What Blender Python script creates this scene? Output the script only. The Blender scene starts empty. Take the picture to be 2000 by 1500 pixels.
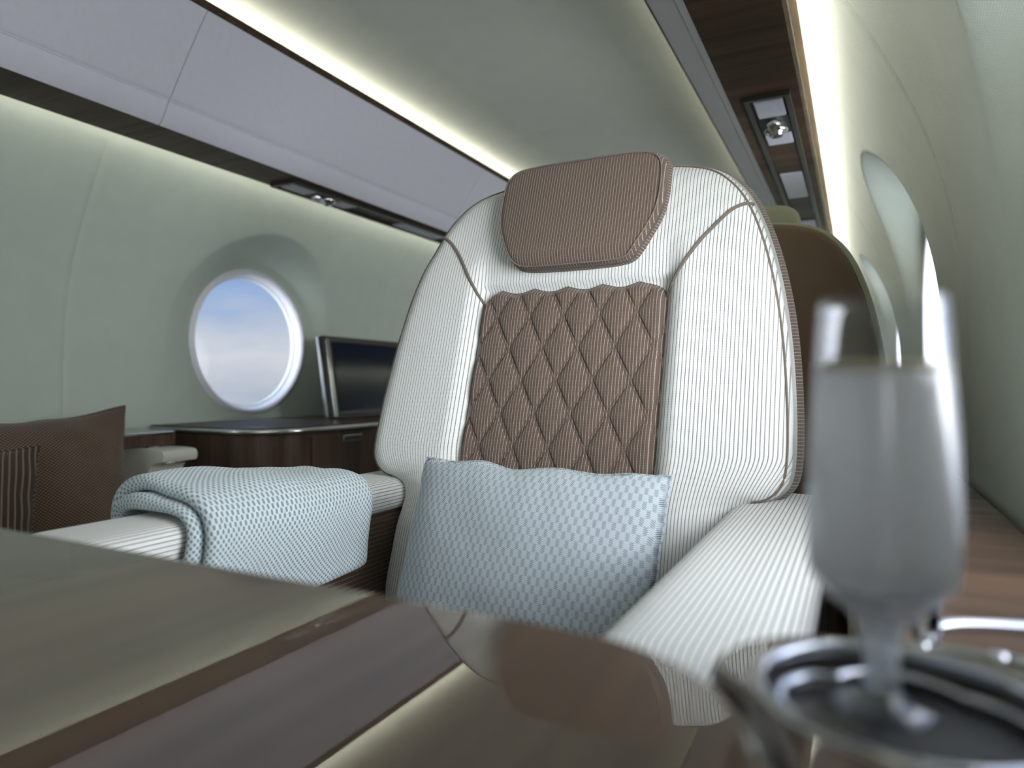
import bpy, bmesh, math, random
from mathutils import Vector, Matrix, noise

S = bpy.context.scene
COL = S.collection
H = 0.78                      # eye height: every z below is written relative to the eye, H lifts it to the floor
CX = -0.973                   # cabin centre line
PI = math.pi
random.seed(7)

# ------------------------------------------------------------------ camera
cd = bpy.data.cameras.new('camera')
cam = bpy.data.objects.new('camera', cd)
COL.objects.link(cam)
cam.location = (0, 0, H)
cam.rotation_euler = (PI / 2, 0, math.atan(676 / 1333.3))
cd.lens = 24; cd.sensor_width = 36
cd.clip_start = 0.01; cd.clip_end = 200
cd.dof.use_dof = True
cd.dof.focus_distance = 1.02
cd.dof.aperture_fstop = 3.4
S.camera = cam
S.view_settings.view_transform = 'Standard'
S.view_settings.look = 'None'
S.view_settings.gamma = 1
S.view_settings.use_curve_mapping = False
S.view_settings.exposure = 0.0
S.cycles.max_bounces = 10
S.cycles.diffuse_bounces = 5
S.cycles.glossy_bounces = 5
S.cycles.transmission_bounces = 10
S.cycles.transparent_max_bounces = 12
S.cycles.sample_clamp_indirect = 6
S.cycles.use_denoising = True
S.cycles.caustics_reflective = False
S.cycles.caustics_refractive = False

# ------------------------------------------------------------------ world: sky with a bank of cloud, sun side on +X
def N(nt, t, **kw):
    n = nt.nodes.new(t)
    for k, v in kw.items():
        if k == 'inp':
            for i, x in v.items():
                n.inputs[i].default_value = x
        else:
            setattr(n, k, v)
    return n

def build_world():
    w = bpy.data.worlds.new('sky'); S.world = w; w.use_nodes = True
    nt = w.node_tree; nt.nodes.clear(); L = nt.links.new
    tc = N(nt, 'ShaderNodeTexCoord')
    sp = N(nt, 'ShaderNodeSeparateXYZ'); L(tc.outputs['Generated'], sp.inputs[0])
    mp = N(nt, 'ShaderNodeMapping'); mp.inputs['Scale'].default_value = (5, 5, 17)
    L(tc.outputs['Generated'], mp.inputs[0])
    no = N(nt, 'ShaderNodeTexNoise', inp={'Scale': 1.6, 'Detail': 6, 'Roughness': 0.55}); L(mp.outputs[0], no.inputs['Vector'])
    # elevation pushed about by the noise
    a = N(nt, 'ShaderNodeMath', operation='MULTIPLY_ADD', inp={1: 0.10, 2: -0.05}); L(no.outputs[0], a.inputs[0])
    b = N(nt, 'ShaderNodeMath', operation='ADD'); L(sp.outputs['Z'], b.inputs[0]); L(a.outputs[0], b.inputs[1])
    mr = N(nt, 'ShaderNodeMapRange', inp={1: -0.25, 2: 0.45}); L(b.outputs[0], mr.inputs[0])
    cr = N(nt, 'ShaderNodeValToRGB'); L(mr.outputs[0], cr.inputs[0])
    e = cr.color_ramp.elements
    e[0].position = 0.0; e[0].color = (0.40, 0.46, 0.56, 1)
    e[1].position = 1.0; e[1].color = (0.45, 0.58, 0.82, 1)
    for p, c in ((0.30, (0.46, 0.52, 0.62, 1)), (0.41, (0.72, 0.73, 0.78, 1)), (0.49, (0.50, 0.58, 0.73, 1)),
                 (0.56, (0.28, 0.43, 0.74, 1)), (0.63, (0.50, 0.59, 0.76, 1)), (0.7, (0.38, 0.50, 0.76, 1))):
        q = e.new(p); q.color = c
    # sun side: thin bright cloud towards the right and rear of the cabin, and a brighter sky overhead
    dt = N(nt, 'ShaderNodeVectorMath', operation='DOT_PRODUCT'); dt.inputs[1].default_value = Vector((0.74, -0.67, 0.0)).normalized()
    L(tc.outputs['Generated'], dt.inputs[0])
    mx = N(nt, 'ShaderNodeMapRange', inp={1: -0.05, 2: 0.98, 3: SKY_LEFT, 4: SKY_RIGHT}); mx.interpolation_type = 'SMOOTHSTEP'
    L(dt.outputs['Value'], mx.inputs[0])
    lo_ = N(nt, 'ShaderNodeMapRange', inp={1: 0.22, 2: 0.62, 3: 1.0, 4: 0.25}); lo_.interpolation_type = 'SMOOTHSTEP'; L(sp.outputs['Z'], lo_.inputs[0])
    ml = N(nt, 'ShaderNodeMath', operation='MULTIPLY'); L(mx.outputs[0], ml.inputs[0]); L(lo_.outputs[0], ml.inputs[1])
    up = N(nt, 'ShaderNodeMapRange', inp={1: 0.22, 2: 0.65, 3: 0, 4: 2.0}); up.interpolation_type = 'SMOOTHSTEP'; L(sp.outputs['Z'], up.inputs[0])
    sm_ = N(nt, 'ShaderNodeMath', operation='ADD'); L(ml.outputs[0], sm_.inputs[0]); L(up.outputs[0], sm_.inputs[1])
    wt = N(nt, 'ShaderNodeMix', data_type='RGBA'); wt.inputs[7].default_value = (0.98, 0.985, 1.0, 1)
    mz = N(nt, 'ShaderNodeMapRange', inp={1: 0.0, 2: 0.6, 3: 0, 4: 0.95}); L(dt.outputs['Value'], mz.inputs[0])
    L(mz.outputs[0], wt.inputs[0]); L(cr.outputs[0], wt.inputs[6])
    bg = N(nt, 'ShaderNodeBackground'); L(wt.outputs[2], bg.inputs[0]); L(sm_.outputs[0], bg.inputs[1])
    out = N(nt, 'ShaderNodeOutputWorld'); L(bg.outputs[0], out.inputs[0])

SKY_LEFT, SKY_RIGHT = 0.97, 21.0
COVE_CEIL, COVE_WALL = 1.9, {-1: 1.0, 1: 8.0}
WIN_R, WIN_Z, WIN_C = 0.266, 0.163, 1.138
WIN_Y = [-2.40, -0.96, 0.48, 1.92, 3.36, 4.80]
Y0, Y1 = -3.12, 5.52
build_world()

def area(name, loc, rot, sx, sy, power, color, portal=False, spread=PI):
    ld = bpy.data.lights.new(name, 'AREA'); ld.shape = 'RECTANGLE'; ld.size = sx; ld.size_y = sy
    ld.energy = power; ld.color = color; ld.spread = spread
    o = bpy.data.objects.new(name, ld); COL.objects.link(o); o.location = loc; o.rotation_euler = rot
    if portal: ld.cycles.is_portal = True
    return o

for s in (-1, 1):
    for wy in WIN_Y:
        area('window_portal', (CX + s * (WIN_C + 0.075), wy, WIN_Z + H), (0, s * PI / 2, 0), 0.6, 0.6, 1, (1, 1, 1), True)
    # LED strips lying in the coves: one washing the ceiling, one washing the side wall
    n = 6; ln = (Y1 - Y0) / n
    for k in range(n):
        yy = Y0 + ln * (k + 0.5)
        area('cove_light', (CX + s * 0.535, yy, 0.962 + H), (0, PI + s * 0.35, 0), 0.012, ln, COVE_CEIL * ln / 1.44, (1.0, 0.93, 0.80))
        area('cove_light', (CX + s * 0.8495, yy, 0.7235 + H), (0, -s * 0.75, 0), 0.008, ln, COVE_WALL[s] * ln / 1.44, (1.0, 0.93, 0.80))

# ------------------------------------------------------------------ material helpers
def mat_new(name):
    m = bpy.data.materials.new(name); m.use_nodes = True
    nt = m.node_tree; b = nt.nodes['Principled BSDF']
    return m, nt, b, nt.links.new

def pset(b, **kw):
    names = {'rough': 'Roughness', 'metal': 'Metallic', 'coat': 'Coat Weight', 'coat_rough': 'Coat Roughness', 'coat_ior': 'Coat IOR',
             'ior': 'IOR', 'spec': 'Specular IOR Level', 'sheen': 'Sheen Weight', 'sheen_rough': 'Sheen Roughness', 'trans': 'Transmission Weight',
             'alpha': 'Alpha'}
    for k, v in kw.items():
        if k == 'color': b.inputs['Base Color'].default_value = (*v, 1)
        else: b.inputs[names[k]].default_value = v

def srgb(r, g, b):
    f = lambda c: ((c / 255 + 0.055) / 1.055) ** 2.4 if c > 10 else c / 255 / 12.92
    return (f(r), f(g), f(b))

def plain(name, color, **kw):
    m, nt, b, L = mat_new(name); pset(b, color=color, **kw)
    n = N(nt, 'ShaderNodeTexNoise', inp={'Scale': 60, 'Detail': 3})
    tc = N(nt, 'ShaderNodeTexCoord'); L(tc.outputs['Object'], n.inputs['Vector'])
    mx = N(nt, 'ShaderNodeMix', data_type='RGBA'); mx.inputs[6].default_value = (*color, 1)
    mx.inputs[7].default_value = (*[c * 0.9 for c in color], 1); L(n.outputs[0], mx.inputs[0]); L(mx.outputs[2], b.inputs['Base Color'])
    return m

def M1(nt, op, a, b=None, c=None, clamp=False):
    n = nt.nodes.new('ShaderNodeMath'); n.operation = op; n.use_clamp = clamp
    for i, x in enumerate((a, b, c)):
        if x is None: continue
        if isinstance(x, (int, float)): n.inputs[i].default_value = x
        else: nt.links.new(x, n.inputs[i])
    return n.outputs[0]

def uvxy(nt):
    uv = nt.nodes.new('ShaderNodeUVMap')
    sp = nt.nodes.new('ShaderNodeSeparateXYZ'); nt.links.new(uv.outputs[0], sp.inputs[0])
    return sp.outputs[0], sp.outputs[1]

def mixc(nt, f, a, b):
    n = nt.nodes.new('ShaderNodeMix'); n.data_type = 'RGBA'
    for i, x in ((0, f), (6, a), (7, b)):
        if isinstance(x, (int, float)): n.inputs[i].default_value = x
        elif isinstance(x, tuple): n.inputs[i].default_value = (*x, 1)
        else: nt.links.new(x, n.inputs[i])
    return n.outputs[2]

def bump(nt, b, h, dist, strength=1.0):
    n = nt.nodes.new('ShaderNodeBump'); n.inputs['Distance'].default_value = dist; n.inputs['Strength'].default_value = strength
    nt.links.new(h, n.inputs['Height']); nt.links.new(n.outputs[0], b.inputs['Normal'])

def stripe_fabric(name, ground, line, pitch, width, dots=0.6, vp=0.0022, rib=0.0006, weave=0.12):
    """corded cloth: a thin dotted line every `pitch` metres across u"""
    m, nt, b, L = mat_new(name); pset(b, rough=0.85, spec=0.25, sheen=0.15, sheen_rough=0.5)
    u, v = uvxy(nt)
    f = M1(nt, 'FRACT', M1(nt, 'DIVIDE', u, pitch))
    d = M1(nt, 'ABSOLUTE', M1(nt, 'SUBTRACT', f, 0.5))                       # 0 on the line, .5 between
    ln = nt.nodes.new('ShaderNodeMapRange'); ln.interpolation_type = 'SMOOTHSTEP'
    ln.inputs[1].default_value = width * 0.5; ln.inputs[2].default_value = width * 1.1
    ln.inputs[3].default_value = 1; ln.inputs[4].default_value = 0; L(d, ln.inputs[0])
    vs = M1(nt, 'SINE', M1(nt, 'MULTIPLY', v, 2 * PI / vp))
    dot = M1(nt, 'MULTIPLY_ADD', vs, dots * 0.5, 1 - dots * 0.5)
    lw = M1(nt, 'MULTIPLY', ln.outputs[0], dot, clamp=True)
    no = N(nt, 'ShaderNodeTexNoise', inp={'Scale': 900, 'Detail': 2})
    cb = N(nt, 'ShaderNodeCombineXYZ'); L(u, cb.inputs[0]); L(M1(nt, 'MULTIPLY', v, 1.0), cb.inputs[1]); L(cb.outputs[0], no.inputs['Vector'])
    g = mixc(nt, M1(nt, 'MULTIPLY', no.outputs[0], weave * 2, clamp=True), ground, tuple(c * 0.6 for c in ground))
    L(mixc(nt, lw, g, line), b.inputs['Base Color'])
    h = M1(nt, 'ADD', M1(nt, 'MULTIPLY', ln.outputs[0], -1.0), M1(nt, 'MULTIPLY', vs, 0.12))
    bump(nt, b, h, rib)
    return m

def wall_fabric(name, color, scale=1.0):
    m, nt, b, L = mat_new(name); pset(b, rough=0.9, spec=0.2, sheen=0.1)
    u, v = uvxy(nt)
    p = 0.0042 * scale
    a = M1(nt, 'SINE', M1(nt, 'MULTIPLY', u, 2 * PI / p)); c = M1(nt, 'SINE', M1(nt, 'MULTIPLY', v, 2 * PI / (p * 0.8)))
    w = M1(nt, 'MULTIPLY', a, c)
    no = N(nt, 'ShaderNodeTexNoise', inp={'Scale': 14, 'Detail': 4})
    tc = N(nt, 'ShaderNodeTexCoord'); L(tc.outputs['Object'], no.inputs['Vector'])
    f = M1(nt, 'MULTIPLY_ADD', w, 0.22, M1(nt, 'MULTIPLY', no.outputs[0], 0.6), clamp=True)
    L(mixc(nt, f, color, tuple(x * 0.80 for x in color)), b.inputs['Base Color'])
    bump(nt, b, w, 0.0005, 0.8)
    return m

def wood(name, dark, light, along='Y', scale=1.0, coat=1.0, rough=0.45, ior=1.55, coat_rough=0.02, spec=0.3):
    m, nt, b, L = mat_new(name); pset(b, rough=rough, coat=coat, coat_rough=coat_rough, coat_ior=ior, spec=spec)
    tc = N(nt, 'ShaderNodeTexCoord'); mp = N(nt, 'ShaderNodeMapping')
    s = {'X': (0.35, 9, 9), 'Y': (9, 0.35, 9), 'Z': (9, 9, 0.35)}[along]
    mp.inputs['Scale'].default_value = tuple(x * scale for x in s)
    L(tc.outputs['Object'], mp.inputs[0])
    n1 = N(nt, 'ShaderNodeTexNoise', inp={'Scale': 1.6, 'Detail': 5, 'Roughness': 0.6, 'Distortion': 0.6}); L(mp.outputs[0], n1.inputs['Vector'])
    n2 = N(nt, 'ShaderNodeTexNoise', inp={'Scale': 14, 'Detail': 3, 'Roughness': 0.6}); L(mp.outputs[0], n2.inputs['Vector'])
    f = M1(nt, 'MULTIPLY_ADD', n2.outputs[0], 0.35, M1(nt, 'MULTIPLY', n1.outputs[0], 0.85))
    r = N(nt, 'ShaderNodeMapRange', inp={1: 0.42, 2: 0.74}); L(f, r.inputs[0])
    L(mixc(nt, r.outputs[0], dark, light), b.inputs['Base Color'])
    return m

def herringbone(name):
    m, nt, b, L = mat_new(name); pset(b, rough=0.9, spec=0.2, sheen=0.2)
    u, v = uvxy(nt)
    cw, tp = 0.0054, 0.0023
    uc = M1(nt, 'DIVIDE', u, cw)
    tri = M1(nt, 'PINGPONG', uc, 1.0)
    ph = M1(nt, 'MULTIPLY_ADD', tri, 1.6, M1(nt, 'DIVIDE', v, tp))
    thr = M1(nt, 'MULTIPLY_ADD', M1(nt, 'SINE', M1(nt, 'MULTIPLY', ph, 2 * PI)), 0.5, 0.5)
    # blocks in which the dark yarn floats to the face
    bu = M1(nt, 'SINE', M1(nt, 'MULTIPLY', uc, PI)); bv = M1(nt, 'SINE', M1(nt, 'MULTIPLY', v, 2 * PI / 0.0185))
    blk = M1(nt, 'GREATER_THAN', M1(nt, 'MULTIPLY', bu, bv), -0.02)
    nar = M1(nt, 'GREATER_THAN', M1(nt, 'ABSOLUTE', bu), 0.35)
    wgt = M1(nt, 'MULTIPLY_ADD', M1(nt, 'MULTIPLY', blk, nar), 0.66, 0.36)
    dk = M1(nt, 'MULTIPLY', M1(nt, 'POWER', thr, 1.3), wgt, clamp=True)
    L(mixc(nt, dk, srgb(202, 213, 220), srgb(62, 82, 98)), b.inputs['Base Color'])
    bump(nt, b, M1(nt, 'SUBTRACT', 1.0, thr), 0.0005)
    return m

def dotted(name, light, dark, p=0.0085, q=0.86, rough=0.95, thick=0.0012, lo=0.28, hi=0.62):
    m, nt, b, L = mat_new(name); pset(b, rough=rough, spec=0.15, sheen=0.25)
    u, v = uvxy(nt)
    a = M1(nt, 'SINE', M1(nt, 'MULTIPLY', u, 2 * PI / p)); c = M1(nt, 'SINE', M1(nt, 'MULTIPLY', v, 2 * PI / (p * q)))
    w = M1(nt, 'MULTIPLY', a, c)
    r = N(nt, 'ShaderNodeMapRange', inp={1: lo, 2: hi}); r.interpolation_type = 'SMOOTHSTEP'; L(w, r.inputs[0])
    L(mixc(nt, r.outputs[0], light, dark), b.inputs['Base Color'])
    bump(nt, b, M1(nt, 'MULTIPLY', r.outputs[0], -1.0), thick)
    return m

WHITE_STRIPE = stripe_fabric('white_corded_cloth', srgb(240, 242, 239), srgb(92, 92, 88), 0.0053, 0.13, dots=0.5)
BROWN_STRIPE = stripe_fabric('brown_corded_cloth', srgb(99, 84, 75), srgb(198, 184, 170), 0.0047, 0.11, dots=0.75, weave=0.3)
DARK_STRIPE = stripe_fabric('dark_brown_corded_cloth', srgb(84, 66, 54), srgb(170, 150, 130), 0.0070, 0.09, dots=0.9, weave=0.3)
PIPING = stripe_fabric('grey_brown_cord', srgb(128, 118, 108), srgb(96, 86, 78), 0.003, 0.2)
WALLM = wall_fabric('sage_wall_cloth', srgb(190, 201, 191))
CEILM = wall_fabric('sage_ceiling_cloth', srgb(196, 202, 190), 1.2)
PANEL = plain('pale_lavender_panel', srgb(206, 206, 218), rough=0.45)
WOOD_T = wood('walnut_table', srgb(38, 27, 22), srgb(102, 76, 58), 'Y', coat_rough=0.0, ior=1.85)
WOOD_L = wood('walnut_ledge', srgb(44, 33, 27), srgb(112, 84, 66), 'X', scale=2.6, ior=1.3, coat=0.6, coat_rough=0.08)
WOOD_P = wood('dark_walnut_overhead', srgb(40, 30, 24), srgb(74, 57, 45), 'X', ior=1.35, coat=0.22, coat_rough=0.06, rough=0.6, spec=0.12)
WOOD_C = wood('dark_walnut_cabinet', srgb(46, 33, 26), srgb(82, 62, 49), 'Z', scale=1.5, ior=1.4, coat_rough=0.08)
CHROME = plain('chrome', (0.70, 0.71, 0.75), rough=0.12, metal=1.0)
BLACK = plain('black_rubber', (0.012, 0.013, 0.016), rough=0.5)
DARKPL = plain('dark_plastic', (0.03, 0.028, 0.026), rough=0.35)
GREYPL = plain('grey_plastic_plate', srgb(168, 170, 182), rough=0.4)
WHITEPL = plain('white_window_ring', srgb(236, 238, 246), rough=0.35)
OLIVE = wall_fabric('olive_beige_cloth', srgb(166, 166, 140), 0.9)
BROWNCL = wall_fabric('plain_brown_cloth', srgb(112, 94, 76), 0.8)
BEIGE = plain('cream_leather', srgb(206, 206, 192), rough=0.5)
CARPET = plain('carpet', srgb(172, 164, 150), rough=1.0)
HERR = herringbone('pale_blue_herringbone')
BLANKET = dotted('pale_blue_waffle', srgb(204, 216, 220), srgb(128, 147, 155), 0.0064, 1.15, lo=-0.05, hi=0.5)
CUSHB = dotted('brown_waffle', srgb(66, 54, 44), srgb(122, 102, 84), 0.0088, lo=0.0, hi=0.5)
CUSHR = stripe_fabric('brown_ribbed', srgb(58, 46, 38), srgb(128, 108, 92), 0.0110, 0.16, dots=0.3, rib=0.002)
SCREEN = plain('screen_glass', (0.003, 0.006, 0.018), rough=0.12, spec=0.3)

def glass_mat(name, color=(1, 1, 1), ior=1.45, rough=0.0):
    m, nt, b, L = mat_new(name); pset(b, color=color, rough=rough, trans=1.0, ior=ior)
    return m
def thin_glass(name, milk=0.0, tint=(0.97, 0.98, 0.99)):
    m, nt, b, L = mat_new(name); nt.nodes.remove(b)
    t = N(nt, 'ShaderNodeBsdfTransparent'); t.inputs[0].default_value = (*tint, 1)
    g = N(nt, 'ShaderNodeBsdfGlossy'); g.inputs['Roughness'].default_value = 0.03
    lw_ = N(nt, 'ShaderNodeLayerWeight'); fr = N(nt, 'ShaderNodeMath', operation='MULTIPLY_ADD', inp={1: 0.75, 2: 0.045}); pw = N(nt, 'ShaderNodeMath', operation='POWER', inp={1: 2.8}); L(lw_.outputs['Facing'], pw.inputs[0]); L(pw.outputs[0], fr.inputs[0])
    no = N(nt, 'ShaderNodeTexNoise', inp={'Scale': 40}); f = M1(nt, 'MULTIPLY_ADD', no.outputs[0], 0.03, fr.outputs[0])
    mx = N(nt, 'ShaderNodeMixShader'); L(f, mx.inputs[0]); L(t.outputs[0], mx.inputs[1]); L(g.outputs[0], mx.inputs[2])
    last = mx.outputs[0]
    if milk:
        d = N(nt, 'ShaderNodeBsdfTranslucent'); d.inputs[0].default_value = (0.92, 0.93, 0.96, 1)
        e = N(nt, 'ShaderNodeBsdfDiffuse'); e.inputs[0].default_value = (0.92, 0.93, 0.96, 1)
        q = N(nt, 'ShaderNodeMixShader'); q.inputs[0].default_value = 0.5; L(d.outputs[0], q.inputs[1]); L(e.outputs[0], q.inputs[2])
        w = N(nt, 'ShaderNodeMixShader'); w.inputs[0].default_value = milk; L(last, w.inputs[1]); L(q.outputs[0], w.inputs[2]); last = w.outputs[0]
    L(last, nt.nodes['Material Output'].inputs[0])
    return m
GLASS = thin_glass('clear_glass')
STEMG = thin_glass('frosted_stem_glass', 0.55)

def pane_mat():
    m, nt, b, L = mat_new('window_pane'); nt.nodes.remove(b)
    t = N(nt, 'ShaderNodeBsdfTransparent'); t.inputs[0].default_value = (0.96, 0.98, 1, 1)
    g = N(nt, 'ShaderNodeBsdfGlossy'); g.inputs['Roughness'].default_value = 0.02
    no = N(nt, 'ShaderNodeTexNoise', inp={'Scale': 8}); f = M1(nt, 'MULTIPLY_ADD', no.outputs[0], 0.02, 0.03)
    mx = N(nt, 'ShaderNodeMixShader'); L(f, mx.inputs[0])
    L(t.outputs[0], mx.inputs[1]); L(g.outputs[0], mx.inputs[2])
    L(mx.outputs[0], nt.nodes['Material Output'].inputs[0])
    return m
PANE = pane_mat()

def wine_mat():
    m, nt, b, L = mat_new('champagne'); nt.nodes.remove(b)
    t = N(nt, 'ShaderNodeBsdfTransparent'); t.inputs[0].default_value = (1.0, 0.97, 0.90, 1)
    d = N(nt, 'ShaderNodeBsdfTranslucent'); d.inputs[0].default_value = (1.0, 0.985, 0.97, 1)
    d2 = N(nt, 'ShaderNodeBsdfDiffuse'); d2.inputs[0].default_value = (1.0, 0.985, 0.97, 1)
    dd = N(nt, 'ShaderNodeMixShader'); dd.inputs[0].default_value = 0.30; L(d.outputs[0], dd.inputs[1]); L(d2.outputs[0], dd.inputs[2])
    no = N(nt, 'ShaderNodeTexNoise', inp={'Scale': 60, 'Detail': 3}); f = M1(nt, 'MULTIPLY_ADD', no.outputs[0], 0.25, 0.78)
    mx = N(nt, 'ShaderNodeMixShader'); L(f, mx.inputs[0])
    L(t.outputs[0], mx.inputs[1]); L(dd.outputs[0], mx.inputs[2])
    g = N(nt, 'ShaderNodeBsdfGlossy'); g.inputs['Roughness'].default_value = 0.35
    mg = N(nt, 'ShaderNodeMixShader'); mg.inputs[0].default_value = 0.22; L(mx.outputs[0], mg.inputs[1]); L(g.outputs[0], mg.inputs[2])
    L(mg.outputs[0], nt.nodes['Material Output'].inputs[0])
    return m
WINE = wine_mat()

# ------------------------------------------------------------------ object helpers
def tag(o, label=None, cat=None, group=None, kind=None):
    if label: o['label'] = label
    if cat: o['category'] = cat
    if group: o['group'] = group
    if kind: o['kind'] = kind
    return o

def thing(name, loc, label, cat, group=None):
    o = bpy.data.objects.new(name, None); COL.objects.link(o)
    o.location = (loc[0], loc[1], loc[2] + H); o.empty_display_size = 0.05
    return tag(o, label, cat, group)

def mesh(name, verts, faces, mat, parent=None, uvs=None, smooth=True, label=None, mats=None, fm=None):
    """verts in eye-relative world metres; becomes ONE mesh object"""
    off = Vector((0, 0, -H))
    if parent is not None:
        p = parent; off = Vector((0, 0, -H))
        while p is not None: off = off + p.location; p = p.parent
    me = bpy.data.meshes.new(name)
    base = Vector((0, 0, 0))
    if parent is None:
        lo = [min(v[i] for v in verts) for i in range(3)]; hi = [max(v[i] for v in verts) for i in range(3)]
        base = Vector(((lo[0] + hi[0]) / 2, (lo[1] + hi[1]) / 2, lo[2] + H))
        off = Vector((base.x, base.y, lo[2]))
    me.from_pydata([tuple(Vector(v) - off) for v in verts], [], faces)
    if uvs:
        ul = me.uv_layers.new(name='UVMap')
        for pl in me.polygons:
            for li in pl.loop_indices:
                ul.data[li].uv = uvs[me.loops[li].vertex_index]
    me.validate()
    if smooth: me.polygons.foreach_set('use_smooth', [True] * len(me.polygons))
    for mm in (mats or [mat]): me.materials.append(mm)
    if fm: me.polygons.foreach_set('material_index', fm)
    o = bpy.data.objects.new(name, me); COL.objects.link(o)
    if parent is None: o.location = base
    else: o.parent = parent
    if label: o['label'] = label
    me.update()
    return o

def struct(o): o['kind'] = 'structure'; return o

def recalc(o):
    bm = bmesh.new(); bm.from_mesh(o.data); bmesh.ops.recalc_face_normals(bm, faces=bm.faces); bm.to_mesh(o.data); bm.free()
    return o

def boxv(x0, x1, y0, y1, z0, z1):
    v = [(x, y, z) for x in (x0, x1) for y in (y0, y1) for z in (z0, z1)]
    f = [(0, 1, 3, 2), (4, 6, 7, 5), (0, 4, 5, 1), (2, 3, 7, 6), (0, 2, 6, 4), (1, 5, 7, 3)]
    return v, f

def box(name, x0, x1, y0, y1, z0, z1, mat, parent=None, bev=0.003, seg=3, label=None):
    v, f = boxv(x0, x1, y0, y1, z0, z1)
    o = mesh(name, v, f, mat, parent, smooth=False, label=label)
    boxuv(o)
    if bev:
        md = o.modifiers.new('bevel', 'BEVEL'); md.width = bev; md.segments = seg; md.limit_method = 'ANGLE'
        o.data.polygons.foreach_set('use_smooth', [True] * len(o.data.polygons))
        md.harden_normals = False
        w = o.modifiers.new('wn', 'WEIGHTED_NORMAL'); w.keep_sharp = True
    return o

def boxuv(o):
    me = o.data
    if not me.uv_layers: me.uv_layers.new(name='UVMap')
    ul = me.uv_layers[0]
    for pl in me.polygons:
        n = pl.normal; ax = max(range(3), key=lambda i: abs(n[i]))
        a, b = [(1, 2), (0, 2), (0, 1)][ax]
        for li in pl.loop_indices:
            co = me.vertices[me.loops[li].vertex_index].co
            ul.data[li].uv = (co[a], co[b])

def poly_slab(name, pts, z0, z1, mat, parent=None, bev=0.003, seg=3):
    n = len(pts)
    v = [(x, y, z0) for x, y in pts] + [(x, y, z1) for x, y in pts]
    f = [tuple(range(n))[::-1], tuple(range(n, 2 * n))] + [(i, (i + 1) % n, n + (i + 1) % n, n + i) for i in range(n)]
    o = mesh(name, v, f, mat, parent, smooth=True); recalc(o); boxuv(o)
    if bev:
        md = o.modifiers.new('bevel', 'BEVEL'); md.width = bev; md.segments = seg; md.limit_method = 'ANGLE'; md.angle_limit = math.radians(50)
        o.modifiers.new('wn', 'WEIGHTED_NORMAL').keep_sharp = True
    return o

def tube(name, pts, r, mat, parent=None, closed=False, n=8, label=None, up=Vector((0, 0, 1))):
    P = [Vector(p) for p in pts]; v = []; f = []; uv = []
    m = len(P); acc = 0
    for i, p in enumerate(P):
        a = P[(i - 1) % m] if (closed or i > 0) else p; b = P[(i + 1) % m] if (closed or i < m - 1) else p
        t = (b - a).normalized()
        u = up if abs(t.dot(up)) < 0.95 else Vector((1, 0, 0))
        s = t.cross(u).normalized(); w = s.cross(t)
        if i: acc += (p - P[i - 1]).length
        for k in range(n):
            an = 2 * PI * k / n
            q = p + (s * math.cos(an) + w * math.sin(an)) * r
            v.append(tuple(q)); uv.append((acc, k * r * 2 * PI / n))
    segs = m if closed else m - 1
    for i in range(segs):
        for k in range(n):
            a = i * n + k; b = i * n + (k + 1) % n; c = ((i + 1) % m) * n + (k + 1) % n; d = ((i + 1) % m) * n + k
            f.append((a, b, c, d))
    if not closed:
        f.append(tuple(range(n))[::-1]); f.append(tuple((m - 1) * n + k for k in range(n)))
    return recalc(mesh(name, v, f, mat, parent, uvs=uv, label=label))

def lathe(name, prof, cx, cy, mat, parent=None, n=48, label=None, closed=False):
    v = []; f = []
    for r, z in prof:
        for k in range(n):
            a = 2 * PI * k / n; v.append((cx + r * math.cos(a), cy + r * math.sin(a), z))
    m = len(prof)
    for i in range(m if closed else m - 1):
        for k in range(n):
            j = (i + 1) % m
            f.append((i * n + k, i * n + (k + 1) % n, j * n + (k + 1) % n, j * n + k))
    return recalc(mesh(name, v, f, mat, parent, label=label))

def catmull(pts, n, closed=False):
    out = []; m = len(pts)
    segs = m if closed else m - 1
    for i in range(segs):
        g = lambda j: pts[j % m] if closed else pts[max(0, min(m - 1, j))]
        p0, p1, p2, p3 = g(i - 1), g(i), g(i + 1), g(i + 2)
        for k in range(n):
            t = k / n
            out.append(tuple(0.5 * (2 * b + (c - a) * t + (2 * a - 5 * b + 4 * c - d) * t * t + (3 * b - a - 3 * c + d) * t ** 3)
                             for a, b, c, d in zip(p0, p1, p2, p3)))
    if not closed: out.append(tuple(pts[-1]))
    return out

def sm(a, b, x):
    t = max(0.0, min(1.0, (x - a) / (b - a))); return t * t * (3 - 2 * t)

def interp(tbl, x):
    if x <= tbl[0][0]: return tbl[0][1]
    for (a, b), (c, d) in zip(tbl, tbl[1:]):
        if x <= c: return b + (d - b) * (x - a) / (c - a)
    return tbl[-1][1]

# ================================================================== THE CABIN SHELL
WP = catmull([(-0.78, 0.98), (-0.6, 1.045), (-0.4, 1.09), (-0.136, 1.116), (0.0, 1.12), (0.15, 1.112), (0.288, 1.09), (0.408, 1.053),
              (0.515, 1.004), (0.607, 0.954), (0.70, 0.895), (0.78, 0.835)], 8)
ZT = 0.78
def wall_c(z): return interp(WP, z)

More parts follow.
